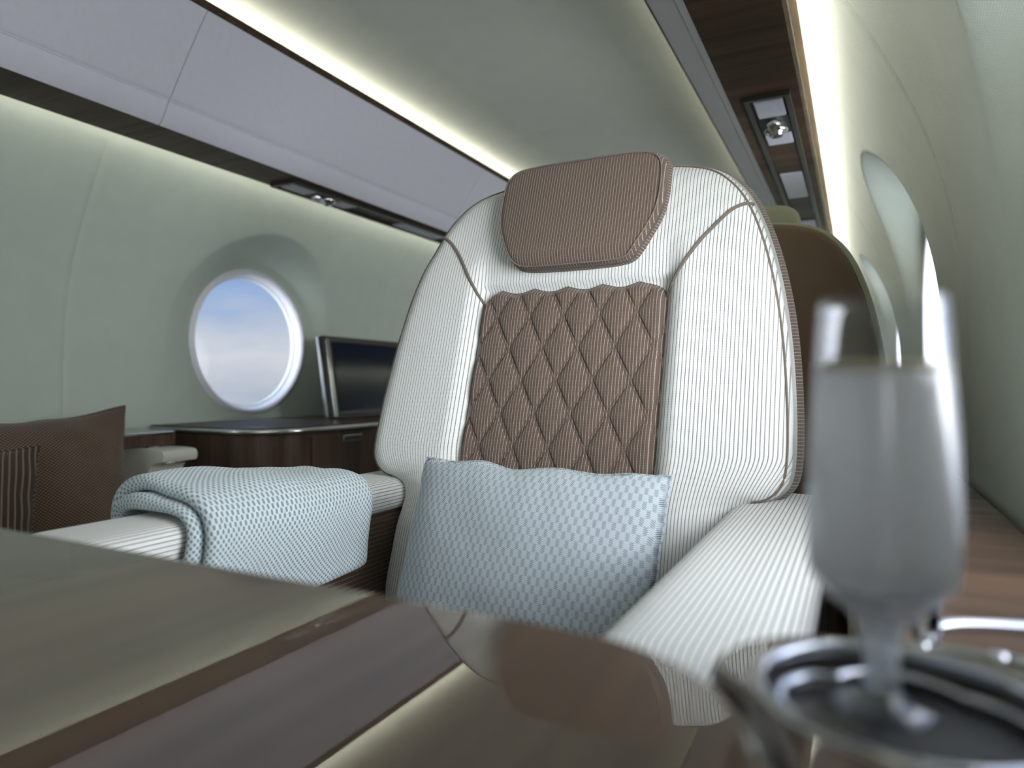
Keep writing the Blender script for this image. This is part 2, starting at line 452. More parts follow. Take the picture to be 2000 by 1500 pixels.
def wall_bay(side, wy, idx):
    """one lining panel with the funnel of its round window"""
    hy = 0.72; angs = []
    NA = 96
    for k in range(NA): angs.append(2 * PI * k / NA)
    for cy_, cz_ in ((hy, ZT - WIN_Z), (hy, -0.78 - WIN_Z), (-hy, ZT - WIN_Z), (-hy, -0.78 - WIN_Z)):
        angs.append(math.atan2(cz_, cy_) % (2 * PI))
    angs = sorted(set(round(a, 6) for a in angs))
    R1, R2 = 0.292, 0.40
    rings = [WIN_R, 0.275, R1] + [R1 + (R2 - R1) * t for t in (0.15, 0.35, 0.55, 0.75, 0.9, 0.97, 1.0)]
    v = []; uv = []; f = []
    seam = 0.0035
    for ri in range(len(rings) + 30):
        for a in angs:
            ca, sa = math.cos(a), math.sin(a)
            tx = (hy - 0.0) / abs(ca) if abs(ca) > 1e-6 else 1e9
            tz = ((ZT - WIN_Z) if sa > 0 else (0.78 + WIN_Z)) / abs(sa) if abs(sa) > 1e-6 else 1e9
            rb = min(tx, tz)
            if ri < len(rings): r = rings[ri]
            else: r = R2 + (rb - R2) * ((ri - len(rings) + 1) / 30.0)
            y = ca * r; z = WIN_Z + sa * r
            c = wall_c(z)
            s = 1.0 if r <= R1 else max(0.0, 1 - (r - R1) / (R2 - R1))
            s = s ** 1.25
            c += (WIN_C - c) * s
            if abs(y) > hy - 0.006: c += 0.004 * (1 - (hy - abs(y)) / 0.006)     # the shadow gap between two panels
            v.append((CX + side * c, wy + y, z)); uv.append((y, z))
    n = len(angs); m = len(rings) + 30
    for i in range(m - 1):
        for k in range(n):
            q = (i * n + k, i * n + (k + 1) % n, (i + 1) * n + (k + 1) % n, (i + 1) * n + k)
            f.append(q if side > 0 else q[::-1])
    side_n = 'right' if side > 0 else 'left'
    o = struct(mesh('wall_' + side_n, v, f, WALLM, uvs=uv)); 
    return o

def window(side, wy, k):
    # white ring then the pane
    prof = [(WIN_R + 0.010, -0.002), (WIN_R + 0.009, -0.006), (WIN_R + 0.005, -0.009), (WIN_R - 0.001, -0.007), (WIN_R - 0.007, 0.0), (WIN_R - 0.008, 0.01),
            (WIN_R - 0.010, 0.024), (WIN_R - 0.013, 0.029), (WIN_R - 0.018, 0.031), (WIN_R - 0.018, 0.045), (WIN_R + 0.02, 0.045), (WIN_R + 0.018, 0.0)]
    n = 72; v = []; f = []
    for r, d in prof:
        for j in range(n):
            a = 2 * PI * j / n
            v.append((CX + side * (WIN_C + d), wy + r * math.cos(a), WIN_Z + r * math.sin(a)))
    for i in range(len(prof)):
        for j in range(n):
            i2 = (i + 1) % len(prof)
            f.append((i * n + j, i * n + (j + 1) % n, i2 * n + (j + 1) % n, i2 * n + j))
    root = bpy.data.objects.new('window_%d' % k, None); COL.objects.link(root)
    root.location = (CX + side * WIN_C, wy, WIN_Z + H); root['kind'] = 'structure'; root.empty_display_size = 0.1
    recalc(mesh('window_ring', v, f, WHITEPL, root))
    vv = [(CX + side * (WIN_C + 0.034), wy, WIN_Z)] + [(CX + side * (WIN_C + 0.034), wy + (WIN_R - 0.014) * math.cos(2 * PI * j / n), WIN_Z + (WIN_R - 0.014) * math.sin(2 * PI * j / n)) for j in range(n)]
    ff = [(0, 1 + j, 1 + (j + 1) % n) for j in range(n)]
    mesh('window_pane', vv, ff, PANE, root)

k = 1
for side in (-1, 1):
    for wy in WIN_Y:
        wall_bay(side, wy, k); window(side, wy, k); k += 1

# ceiling dome, closed down to the wall tops behind the coves
CP = catmull([(-0.86, 0.765), (-0.835, 0.85), (-0.72, 0.94), (-0.6, 1.0), (-0.45, 1.045), (-0.25, 1.075), (0, 1.085), (0.25, 1.075), (0.45, 1.045), (0.6, 1.0), (0.72, 0.94), (0.835, 0.85), (0.86, 0.765)], 6)
joints = [Y0] + [Y0 + 1.44 * i for i in range(1, 6)] + [Y1]
for j in range(6):
    ya, yb = Y0 + 1.44 * j, Y0 + 1.44 * (j + 1)
    ys = [ya, ya + 0.001, ya + 0.004, ya + 0.006, ya + 0.012, (ya + yb) / 2, yb - 0.012, yb - 0.006, yb - 0.004, yb - 0.001, yb]; dz = [0.004, 0.003, 0.0004, 0, 0, 0, 0, 0, 0.0004, 0.003, 0.004]
    v = []; uv = []; f = []
    for y, d in zip(ys, dz):
        for c, z in CP: v.append((CX + c, y, z + d)); uv.append((c, y))
    n = len(CP)
    for i in range(len(ys) - 1):
        for q in range(n - 1): f.append((i * n + q, (i + 1) * n + q, (i + 1) * n + q + 1, i * n + q + 1))
    struct(mesh('ceiling', v, f, CEILM, uvs=uv))
struct(box('floor', CX - 1.12, CX + 1.12, Y0, Y1, -0.80, -0.78, CARPET, bev=0))
for nm, yy in (('wall_front', Y1), ('wall_back', Y0)):
    pts = [(CX + c, z) for z, c in WP] + [(CX + c, z) for c, z in CP[::-1]] + [(CX - c, z) for z, c in WP[::-1]]
    v = [(x, yy, z) for x, z in pts] + [(x, yy + (0.03 if yy > 0 else -0.03), z) for x, z in pts]
    n = len(pts); f = [tuple(range(n)), tuple(range(n, 2 * n))[::-1]] + [(i, (i + 1) % n, n + (i + 1) % n, n + i) for i in range(n)]
    o = struct(recalc(mesh(nm, v, f, WALLM, smooth=False))); boxuv(o)

# overhead side: lavender bin panel (with crease and soft lower roll), dark lip, walnut service panel
def sweep(name, prof, ya, yb, mat, parent=None, side=1, closed=False, gap=0.0012):
    v = []; f = []
    ys = [ya + gap, yb - gap]
    for y in ys:
        for c, z in prof: v.append((CX + side * c, y, z))
    n = len(prof)
    for q in range(n if closed else n - 1):
        f.append((q, (q + 1) % n, n + (q + 1) % n, n + q))
    if closed:
        f.append(tuple(range(n))); f.append(tuple(range(n, 2 * n)))
    o = recalc(mesh(name, v, f, mat, parent, smooth=False)); boxuv(o)
    return o

def smooth_by_angle(o, deg=35):
    me = o.data
    me.polygons.foreach_set('use_smooth', [True] * len(me.polygons))
    bm = bmesh.new(); bm.from_mesh(me)
    for e in bm.edges:
        if len(e.link_faces) == 2: e.smooth = e.calc_face_angle(0) < math.radians(deg)
    bm.to_mesh(me); bm.free()
    return o

BINF = catmull([(0.693, 0.690), (0.682, 0.702), (0.668, 0.722), (0.654, 0.748)], 6) + [(0.652, 0.7485), (0.651, 0.751)] + catmull([(0.650, 0.7515), (0.60, 0.823), (0.55, 0.892), (0.502, 0.954)], 5)
BINB = [(c + 0.012, z + 0.009) for c, z in BINF[::-1]]
trim_n = 1
for side, sn in ((-1, 'left'), (1, 'right')):
    for j in range(6):
        ya, yb = Y0 + 1.44 * j, Y0 + 1.44 * (j + 1)
        o = smooth_by_angle(sweep('trim_%d' % trim_n, BINF + BINB, ya, yb, PANEL, side=side, closed=True)); struct(o); trim_n += 1
        struct(sweep('trim_%d' % trim_n, [(0.499, 0.952), (0.499, 0.972), (0.506, 0.975), (0.515, 0.972), (0.515, 0.957), (0.506, 0.951)], ya, yb, WOOD_P, side=side, closed=True, gap=0.0)); trim_n += 1
        o = struct(sweep('trim_%d' % trim_n, [(0.692, 0.690), (0.850, 0.690), (0.857, 0.694), (0.857, 0.712), (0.842, 0.716), (0.700, 0.716)], ya, yb, WOOD_P, side=side, closed=True)); trim_n += 1

# service units in the walnut panel: (frame, plates, air nozzle, lamp)
def psu(side, cat_label):
    c0, c1 = 0.738, 0.818
    ym = 2.45
    xm = CX + side * 0.778
    root = thing('service_unit', (xm, ym, 0.690), cat_label, 'overhead unit')
    def b(name, ca, cb, ya, yb, za, zb, mat, bev=0.002, parent=root):
        x = sorted((CX + side * ca, CX + side * cb)); return box(name, x[0], x[1], ya, yb, za, zb, mat, parent, bev=bev, seg=2)
    # frame as four bars, so the channel reads as recessed
    ya, yb = 1.73, 3.34
    fr = []
    v = []; f = []
    def addb(x0, x1, y0_, y1_, z0, z1):
        nonlocal v, f
        bv, bf = boxv(min(x0, x1), max(x0, x1), y0_, y1_, z0, z1); o_ = len(v); v += bv; f += [tuple(i + o_ for i in q) for q in bf]
    X = lambda c: CX + side * c
    addb(X(c0 - 0.012), X(c0), ya - 0.012, yb + 0.012, 0.678, 0.690)
    addb(X(c1), X(c1 + 0.012), ya - 0.012, yb + 0.012, 0.678, 0.690)
    addb(X(c0), X(c1), ya - 0.012, ya, 0.678, 0.690); addb(X(c0), X(c1), yb, yb + 0.012, 0.678, 0.690)
    o = mesh('frame', v, f, DARKPL, root, smooth=False)
    b('backing', c0, c1, ya, yb, 0.6875, 0.6895, WOOD_P, 0)
    for p0, p1 in ((1.745, 1.855), (1.99, 2.075), (2.38, 2.70), (3.10, 3.28)):
        b('plate', c0 + 0.006, c1 - 0.006, p0, p1, 0.680, 0.688, GREYPL, 0.004)
    b('nozzle_bed', c0 + 0.002, c1 - 0.002, 1.858, 1.987, 0.682, 0.688, BLACK, 0.002)
    noz = lathe('air_nozzle', [(0.030, 0.683), (0.031, 0.676), (0.028, 0.672), (0.022, 0.671), (0.020, 0.666), (0.017, 0.661), (0.012, 0.660), (0.009, 0.664), (0.001, 0.666)], xm, 1.945, CHROME, root, 32)
    lathe('reading_lamp', [(0.017, 0.683), (0.018, 0.672), (0.014, 0.667), (0.011, 0.669), (0.001, 0.670)], xm, 1.888, CHROME, root, 24)
    return root
psu(-1, 'dark overhead service unit with grey plates and chrome nozzle above the round left window')
psu(1, 'dark overhead service unit with grey plates and chrome nozzle beside the curved right wall')

# ================================================================== THE MAIN ARMCHAIR
SX = -0.406
def Df(z): return 0.922 + 0.31 * (z + 0.1135) + 0.10 * max(0, z - 0.2) ** 1.2

HALF = [(0.0, 0.352), (0.08, 0.353), (0.15, 0.349), (0.208, 0.333), (0.245, 0.302), (0.27, 0.262), (0.292, 0.205), (0.310, 0.135),
        (0.322, 0.06), (0.329, -0.02), (0.331, -0.09), (0.326, -0.128), (0.308, -0.149), (0.282, -0.157), (0.263, -0.172), (0.256, -0.20), (0.253, -0.26), (0.250, -0.33), (0.22, -0.36), (0.12, -0.362)]
def full_outline(half, n=9):
    pts = half + [(0.0, half[-1][1])] + [(-c, z) for c, z in half[:0:-1]]
    return catmull(pts, n, closed=True)

def slab(name, outline, centre, front, thick, er, mat, parent, nr=60, na=4, cx=SX, back=True, warp=None, mats=None, mat_of=None, side_n=6, flare=0.0):
    """upholstered slab: concentric rings from centre to outline, rolled edge, side band, back"""
    n = len(outline); v = []; uv = []; f = []; tags = []
    cc, cz = centre
    rows = []
    dirs = []
    for c, z in outline:
        L = math.hypot(c - cc, z - cz); dirs.append(((c - cc) / L, (z - cz) / L, L))
    def put(row, tagv):
        idx = []
        for p, q in row:
            idx.append(len(v)); v.append(p); uv.append(q)
        rows.append(idx); tags.append(tagv)
    for i in range(1, nr + 1):
        t = i / nr; row = []
        for dx, dz, L in dirs:
            d = t * (L - er); c = cc + dx * d; z = cz + dz * d
            s = warp(c, z) if warp else c
            row.append(((cx + c, front(c, z), z), (s, z)))
        put(row, 'f')
    NE = 8
    for i in range(1, NE + 1):
        a = PI / 2 * i / NE; row = []
        for dx, dz, L in dirs:
            d = L - er + er * math.sin(a); c = cc + dx * d; z = cz + dz * d
            s = warp(c, z) if warp else c
            row.append(((cx + c, front(c, z) + er * (1 - math.cos(a)), z), (s, z)))
        put(row, 'f')
    # arc length round the outline for the side band
    acc = [0]
    for i in range(1, n): acc.append(acc[-1] + math.dist(outline[i], outline[i - 1]))
    for i in range(1, side_n + 1):
        t = i / side_n; row = []
        for (dx, dz, L), a0 in zip(dirs, acc):
            bul = 0.004 * math.sin(PI * t) + flare * sm(0.0, 0.5, t)
            c = cc + dx * (L + bul); z = cz + dz * (L + bul)
            row.append(((cx + c, front(c, z) + er + (thick - 2 * er) * t, z), (a0 * 1.0, t * (thick - 2 * er))))
        put(row, 's')
    for i in range(1, 6):
        a = PI / 2 * i / 5; row = []
        for (dx, dz, L), a0 in zip(dirs, acc):
            d = L - er + er * math.cos(a) + flare; c = cc + dx * d; z = cz + dz * d
            row.append(((cx + c, front(c, z) + thick - er + er * math.sin(a), z), (c, z)))
        put(row, 'b')
    for t in (0.66, 0.33):
        row = []
        for dx, dz, L in dirs:
            d = t * (L - er); c = cc + dx * d; z = cz + dz * d
            row.append(((cx + c, front(0, z) + thick, z), (c, z)))
        put(row, 'b')
    v.append((cx + cc, front(cc, cz), cz)); uv.append((warp(cc, cz) if warp else cc, cz)); c0 = len(v) - 1
    v.append((cx + cc, front(cc, cz) + thick, cz)); uv.append((cc, cz)); c1 = len(v) - 1
    fm = []
    for k in range(n): f.append((c0, rows[0][k], rows[0][(k + 1) % n])); fm.append(0)
    for i in range(len(rows) - 1):
        mi = 0
        if mats: mi = mat_of(tags[i + 1], i - nr - NE)
        for k in range(n):
            k2 = (k + 1) % n
            f.append((rows[i][k], rows[i + 1][k], rows[i + 1][k2], rows[i][k2])); fm.append(mi)
    for k in range(n): f.append((c1, rows[-1][(k + 1) % n], rows[-1][k])); fm.append(1 if mats else 0)
    o = mesh(name, v, f, mat, parent, uvs=uv, mats=mats, fm=fm if mats else None)
    return recalc(o)

def back_front(c, z):
    y = Df(z); a = abs(c)
    # wings stand proud of the quilted field and roll away outward
    y -= 0.016 * sm(0.150, 0.185, a) * sm(0.24, 0.16, z) 
    y += 0.30 * max(0, a - 0.235) ** 1.6
    y -= 0.008 * sm(0.165, 0.22, z)
    # channel round the quilted field
    inside = min(0.166 - a, 0.168 - z)
    if inside > 0: y += 0.013 * sm(0.0, 0.016, inside)
    # shallow dip where the bolster meets the arm
    g = math.exp(-((z + 0.175) / 0.035) ** 2) * sm(0.19, 0.27, a); y += 0.020 * g
    return y

def back_warp(c, z):
    s = c
    k = sm(0.09, 0.18, -z)
    return s * (1 + 0.14 * k * (abs(c) / 0.3) ** 2)

chair = thing('armchair', (SX, 0.9, -H), 'white pinstriped armchair with quilted brown panel and brown headrest, facing the table', 'armchair')
OUT = full_outline(HALF, 9)
bk = slab('backrest', OUT, (0, 0.0), back_front, 0.135, 0.032, WHITE_STRIPE, chair, nr=80, warp=back_warp, flare=0.007,
          mats=[WHITE_STRIPE, BROWN_STRIPE], mat_of=lambda t, i: 1 if (t == 'b' or (t == 's' and i >= 0)) else 0)

def on_back(c, z, lift=0.0): return (SX + c, back_front(c, z) - lift, z)
def edge_pt(i_out, a, er=0.032, lift=0.0):
    c, z = i_out; L = math.hypot(c, z); d = L - er + er * math.sin(a)
    c, z = c / L * d, z / L * d
    return (SX + c, back_front(c, z) + er * (1 - math.cos(a)) - lift, z)
# thin welt round the edge of the front
rim = [edge_pt(p, 0.95, lift=0.0005) for p in OUT if p[1] > -0.155]
# order the rim: start at lower left, over the top, to lower right
idx = [i for i, p in enumerate(OUT) if p[1] > -0.155]
brk = max(range(len(idx)), key=lambda j: (idx[j] - idx[j - 1]) if j else 0)
order = idx[brk:] + idx[:brk]
tube('edge_piping', [edge_pt(OUT[i], 0.95, lift=0.0004) for i in order], 0.0019, PIPING, bk, n=8, label='thin grey brown piping')
for s in (-1, 1):
    pp = catmull([(s * c, z) for c, z in ((0.150, 0.118), (0.160, 0.142), (0.178, 0.174), (0.205, 0.214), (0.235, 0.248), (0.256, 0.262), (0.268, 0.2655))], 8)
    def pt(c, z):
        # follow the rolled edge near the outline
        L = math.hypot(c, z); best = min(OUT, key=lambda q: abs(math.atan2(q[1], q[0]) - math.atan2(z, c))); LO = math.hypot(*best); er = 0.032
        d = L - (LO - er)
        add = 0
        if d > 0:
            sa = min(0.98, d / er); add = er * (1 - math.sqrt(1 - sa * sa))
        return (SX + c, back_front(c, z) + add - 0.0006, z)
    tube('seam_piping', [pt(c, z) for c, z in pp], 0.0028, PIPING, bk, n=8, label='grey brown seam piping')

# quilted field
def quilt():
    W, ZB, ZTQ = 0.1555, -0.30, 0.150
    nx, nz = 300, 430
    pw, ph = 0.0587, 0.101; g = 1 / math.hypot(1 / pw, 1 / ph)
    v = []; uv = []; f = []
    def fd(t):
        fr = t - math.floor(t); return min(fr, 1 - fr) * g
    def prof(d):
        if d < 0.0026: return 0.00, 0.0010 * math.cos(d / 0.0026 * PI / 2) ** 2
        x = min(1.0, (d - 0.0026) / 0.021); return math.sqrt(1 - (1 - x) ** 2), 0
    for j in range(nz + 1):
        t = j / nz
        for i in range(nx + 1):
            s = -1 + 2 * i / nx
            z0 = ZB + (ZTQ - ZB) * t
            rc = 0.028
            cm = W
            if z0 > ZTQ - rc: cm = W - rc + math.sqrt(max(0, rc * rc - (z0 - (ZTQ - rc)) ** 2))
            c = s * cm
            z = z0
            sc = abs(math.cos(PI * (c + 0.036) / pw * 1.0))
            z += 0.006 * sm(ZTQ - 0.05, ZTQ, z0) * (1 - sc)      # scalloped top edge
            a = (c + 0.036) / pw + (z0 - 0.057) / ph; b = (c + 0.036) / pw - (z0 - 0.057) / ph
            pa, ra = prof(fd(a)); pb, rb = prof(fd(b))
            hgt = 0.0060 * (pa * pb) ** 0.8 + (ra if ra else 0) + (rb if rb else 0)
            de = min(cm - abs(c), ZTQ - z0 + 0.0005)
            ed = 0.014 * (1 - sm(0, 0.012, de)) ** 1.5
            y = Df(z) - 0.002 - hgt + ed
            v.append((SX + c, y, z)); uv.append((c + 0.0004 * math.sin(b * PI * 2), z))
    for j in range(nz):
        for i in range(nx):
            k = j * (nx + 1) + i; f.append((k, k + 1, k + nx + 2, k + nx + 1))
    return mesh('quilted_panel', v, f, BROWN_STRIPE, chair, uvs=uv, label='brown diamond quilted back panel with double stitching')
quilt()

# headrest pad
HH = [(0.0, 0.366), (0.07, 0.366), (0.115, 0.362), (0.134, 0.348), (0.139, 0.325), (0.139, 0.29), (0.134, 0.258), (0.121, 0.228), (0.105, 0.200), (0.092, 0.188), (0.07, 0.184), (0.03, 0.183)]
HOUT = [(c + 0.006, z) for c, z in full_outline(HH, 7)]
def head_front(c, z):
    return 0.972 + 0.36 * (z - 0.185) + 0.25 * (abs(c) / 0.139) ** 2.5 * 0.02 + 0.012 * sm(0.21, 0.183, z)
hd = slab('headrest', HOUT, (0, 0.275), head_front, 0.072, 0.012, BROWN_STRIPE, chair, nr=26, side_n=8)
def head_edge(p, k=0.965, lift=0.0006):
    c = p[0] * k; z = 0.275 + (p[1] - 0.275) * k
    return (SX + c, head_front(c, z) - lift, z)
tube('headrest_stitching', [head_edge(p, 0.962) for p in HOUT], 0.0012, PIPING, hd, closed=True, n=6)

# arms: a soft striped pad over a darker striped panel
def arm_pad(name, c0, c1, y0, y1, ztop, zbot, mat, parent, cx=SX, nose=0.05):
    v = []; uv = []; f = []
    ny, na = 60, 40
    cm = (c0 + c1) / 2; hw = (c1 - c0) / 2; zm = (ztop + zbot) / 2; hh = (ztop - zbot) / 2
    per = [0.0]; pr = []
    for k in range(na + 1):
        a = 2 * PI * k / na
        e = 0.55
        x = math.copysign(abs(math.cos(a)) ** e, math.cos(a)); z = math.copysign(abs(math.sin(a)) ** (0.62 if math.sin(a) > 0 else 0.4), math.sin(a))
        pr.append((x, z))
    for k in range(na): per.append(per[-1] + math.hypot((pr[k + 1][0] - pr[k][0]) * hw, (pr[k + 1][1] - pr[k][1]) * hh))
    for j in range(ny + 1):
        t = j / ny; t2 = 0.5 - 0.5 * math.cos(PI * t)
        y = y0 + (y1 - y0) * t2
        d = min(y - y0, y1 - y); s = 1.0
        if d < nose: s = math.sqrt(max(0.0, 1 - (1 - d / nose) ** 2))
        for k in range(na + 1):
            x, z = pr[k]
            sx = 0.35 + 0.65 * s if 0 < t < 1 else 0.3; sz = max(0.05, s)
            v.append((cx + cm + x * hw * sx, y, zm + z * hh * sz - (1 - s) * hh * 0.25)); uv.append((per[k] + 0.003, y))
    for j in range(ny):
        for k in range(na):
            a = j * (na + 1) + k; f.append((a, a + 1, a + na + 2, a + na + 1))
    f.append(tuple(range(na))[::-1]); f.append(tuple(ny * (na + 1) + k for k in range(na)))
    return recalc(mesh(name, v, f, mat, parent, uvs=uv))

def hbox(name, x0, x1, y0, y1, z0, z1, mat, parent, bev=0.01):
    o = box(name, x0, x1, y0, y1, z0, z1, mat, parent, bev=bev, seg=4)
    me = o.data; ul = me.uv_layers[0]
    for pl in me.polygons:                      # stripes run level along the arm
        for li in pl.loop_indices:
            co = me.vertices[me.loops[li].vertex_index].co; ul.data[li].uv = (co.z, co.y + co.x)
    return o

for s in (-1, 1):
    c = sorted((s * 0.255, s * 0.378))
    ar = arm_pad('armrest', c[0], c[1], 0.36, 1.075, -0.153, -0.206, WHITE_STRIPE, chair)
    c = sorted((s * 0.266, s * 0.368))
    hbox('arm_panel', SX + c[0], SX + c[1], 0.375, 1.05, -0.60, -0.198, DARK_STRIPE, chair)
def cushion_block(name, x0, x1, y0, y1, z0, z1, mat, parent, bul=0.02, nx=40, ny=40, r=0.03):
    v = []; f = []; uv = []
    for lay in (1, 0):
        for j in range(ny + 1):
            for i in range(nx + 1):
                u = i / nx; w = j / ny
                du = min(u, 1 - u) * (x1 - x0); dw = min(w, 1 - w) * (y1 - y0); d = min(du, dw)
                e = math.sqrt(max(0, 1 - (1 - min(1, d / r)) ** 2))
                zm = (z0 + z1) / 2; hh = (z1 - z0) / 2
                z = zm + (hh * (0.25 + 0.75 * e) + bul * (4 * u * (1 - u)) * (4 * w * (1 - w))) * (1 if lay else -1)
                v.append((x0 + (x1 - x0) * u, y0 + (y1 - y0) * w, z)); uv.append((x0 + (x1 - x0) * u, y0 + (y1 - y0) * w))
    n = (nx + 1) * (ny + 1)
    for lay in (0, 1):
        for j in range(ny):
            for i in range(nx):
                a = lay * n + j * (nx + 1) + i; q = (a, a + 1, a + nx + 2, a + nx + 1); f.append(q if lay == 0 else q[::-1])
    ring = [i for i in range(nx + 1)] + [j * (nx + 1) + nx for j in range(1, ny + 1)] + [ny * (nx + 1) + i for i in range(nx - 1, -1, -1)] + [j * (nx + 1) for j in range(ny - 1, 0, -1)]
    for a, b in zip(ring, ring[1:] + ring[:1]): f.append((a, a + n, b + n, b))
    return recalc(mesh(name, v, f, mat, parent, uvs=uv))
cushion_block('seat_cushion', SX - 0.262, SX + 0.262, 0.42, 0.93, -0.46, -0.345, WHITE_STRIPE, chair, bul=0.012)
box('seat_base', SX - 0.262, SX + 0.262, 0.45, 1.02, -0.66, -0.46, BROWNCL, chair, bev=0.02, seg=4)
box('pedestal', SX - 0.2, SX + 0.2, 0.52, 0.98, -0.779, -0.655, DARKPL, chair, bev=0.015)

# ================================================================== CUSHIONS
def pillow(name, w, h, t, mat, M, label, cat, nu=64, nv=44, wr=0.004, seed=0, pinch=0.06, cat_group=None, power=0.5):
    v = []; uv = []; f = []
    for lay in (1, -1):
        for j in range(nv + 1):
            for i in range(nu + 1):
                x = -1 + 2 * i / nu; y = -1 + 2 * j / nv
                px = x * w / 2 * (1 - pinch * (1 - y * y) * abs(x) ** 2); py = y * h / 2 * (1 - pinch * 1.3 * (1 - x * x) * abs(y) ** 2)
                b = max(0.0, (1 - x ** 2) * (1 - y ** 2)); th = t / 2 * b ** power * 1.02
                nz = noise.noise(Vector((px * 14 + seed, py * 14, lay * 3.0))) * wr * min(1, b * 5)
                nz += noise.noise(Vector((px * 38 + seed, py * 38, 9 + lay))) * wr * 0.35 * min(1, b * 8)
                wv = noise.noise(Vector((x * 3 + seed, y * 3, 5.0))) * 0.006 * (max(abs(x), abs(y)) ** 6)
                p = M @ Vector((px + wv, py + wv, lay * (th + nz)))
                v.append(tuple(p)); uv.append((px, py))
    n = (nu + 1) * (nv + 1)
    for lay in (0, 1):
        for j in range(nv):
            for i in range(nu):
                a = lay * n + j * (nu + 1) + i; q = (a, a + 1, a + nu + 2, a + nu + 1); f.append(q if lay == 0 else q[::-1])
    ring = list(range(nu + 1)) + [j * (nu + 1) + nu for j in range(1, nv + 1)] + [nv * (nu + 1) + i for i in range(nu - 1, -1, -1)] + [j * (nu + 1) for j in range(nv - 1, 0, -1)]
    for a, b in zip(ring, ring[1:] + ring[:1]): f.append((a, b, b + n, a + n))
    root = thing(name, (M.translation.x, M.translation.y, min(p[2] for p in v)), label, cat)
    o = mesh('cushion_cover', v, f, mat, root, uvs=uv); recalc(o)
    seam = [v[a] for a in ring]
    tube('seam', seam, 0.0016, mat, root, closed=True, n=6)
    return root

def frame_matrix(o, ex, ey):
    """local x -> ex, local y -> ey, local z -> toward viewer side"""
    ex = Vector(ex).normalized(); ey = Vector(ey); ey = (ey - ex * ey.dot(ex)).normalized(); ez = ex.cross(ey)
    m = Matrix((ex, ey, ez)).transposed().to_4x4(); m.translation = Vector(o)
    return m

pillow('lumbar_cushion', 0.352, 0.245, 0.115, HERR,
       frame_matrix((-0.375, 0.768, -0.222), (1, -0.03, -0.01), (0.005, 0.36, 1.0)),
       'pale blue herringbone lumbar cushion propped on the white pinstriped armchair', 'cushion', wr=0.003, seed=2, pinch=0.03, power=0.42)

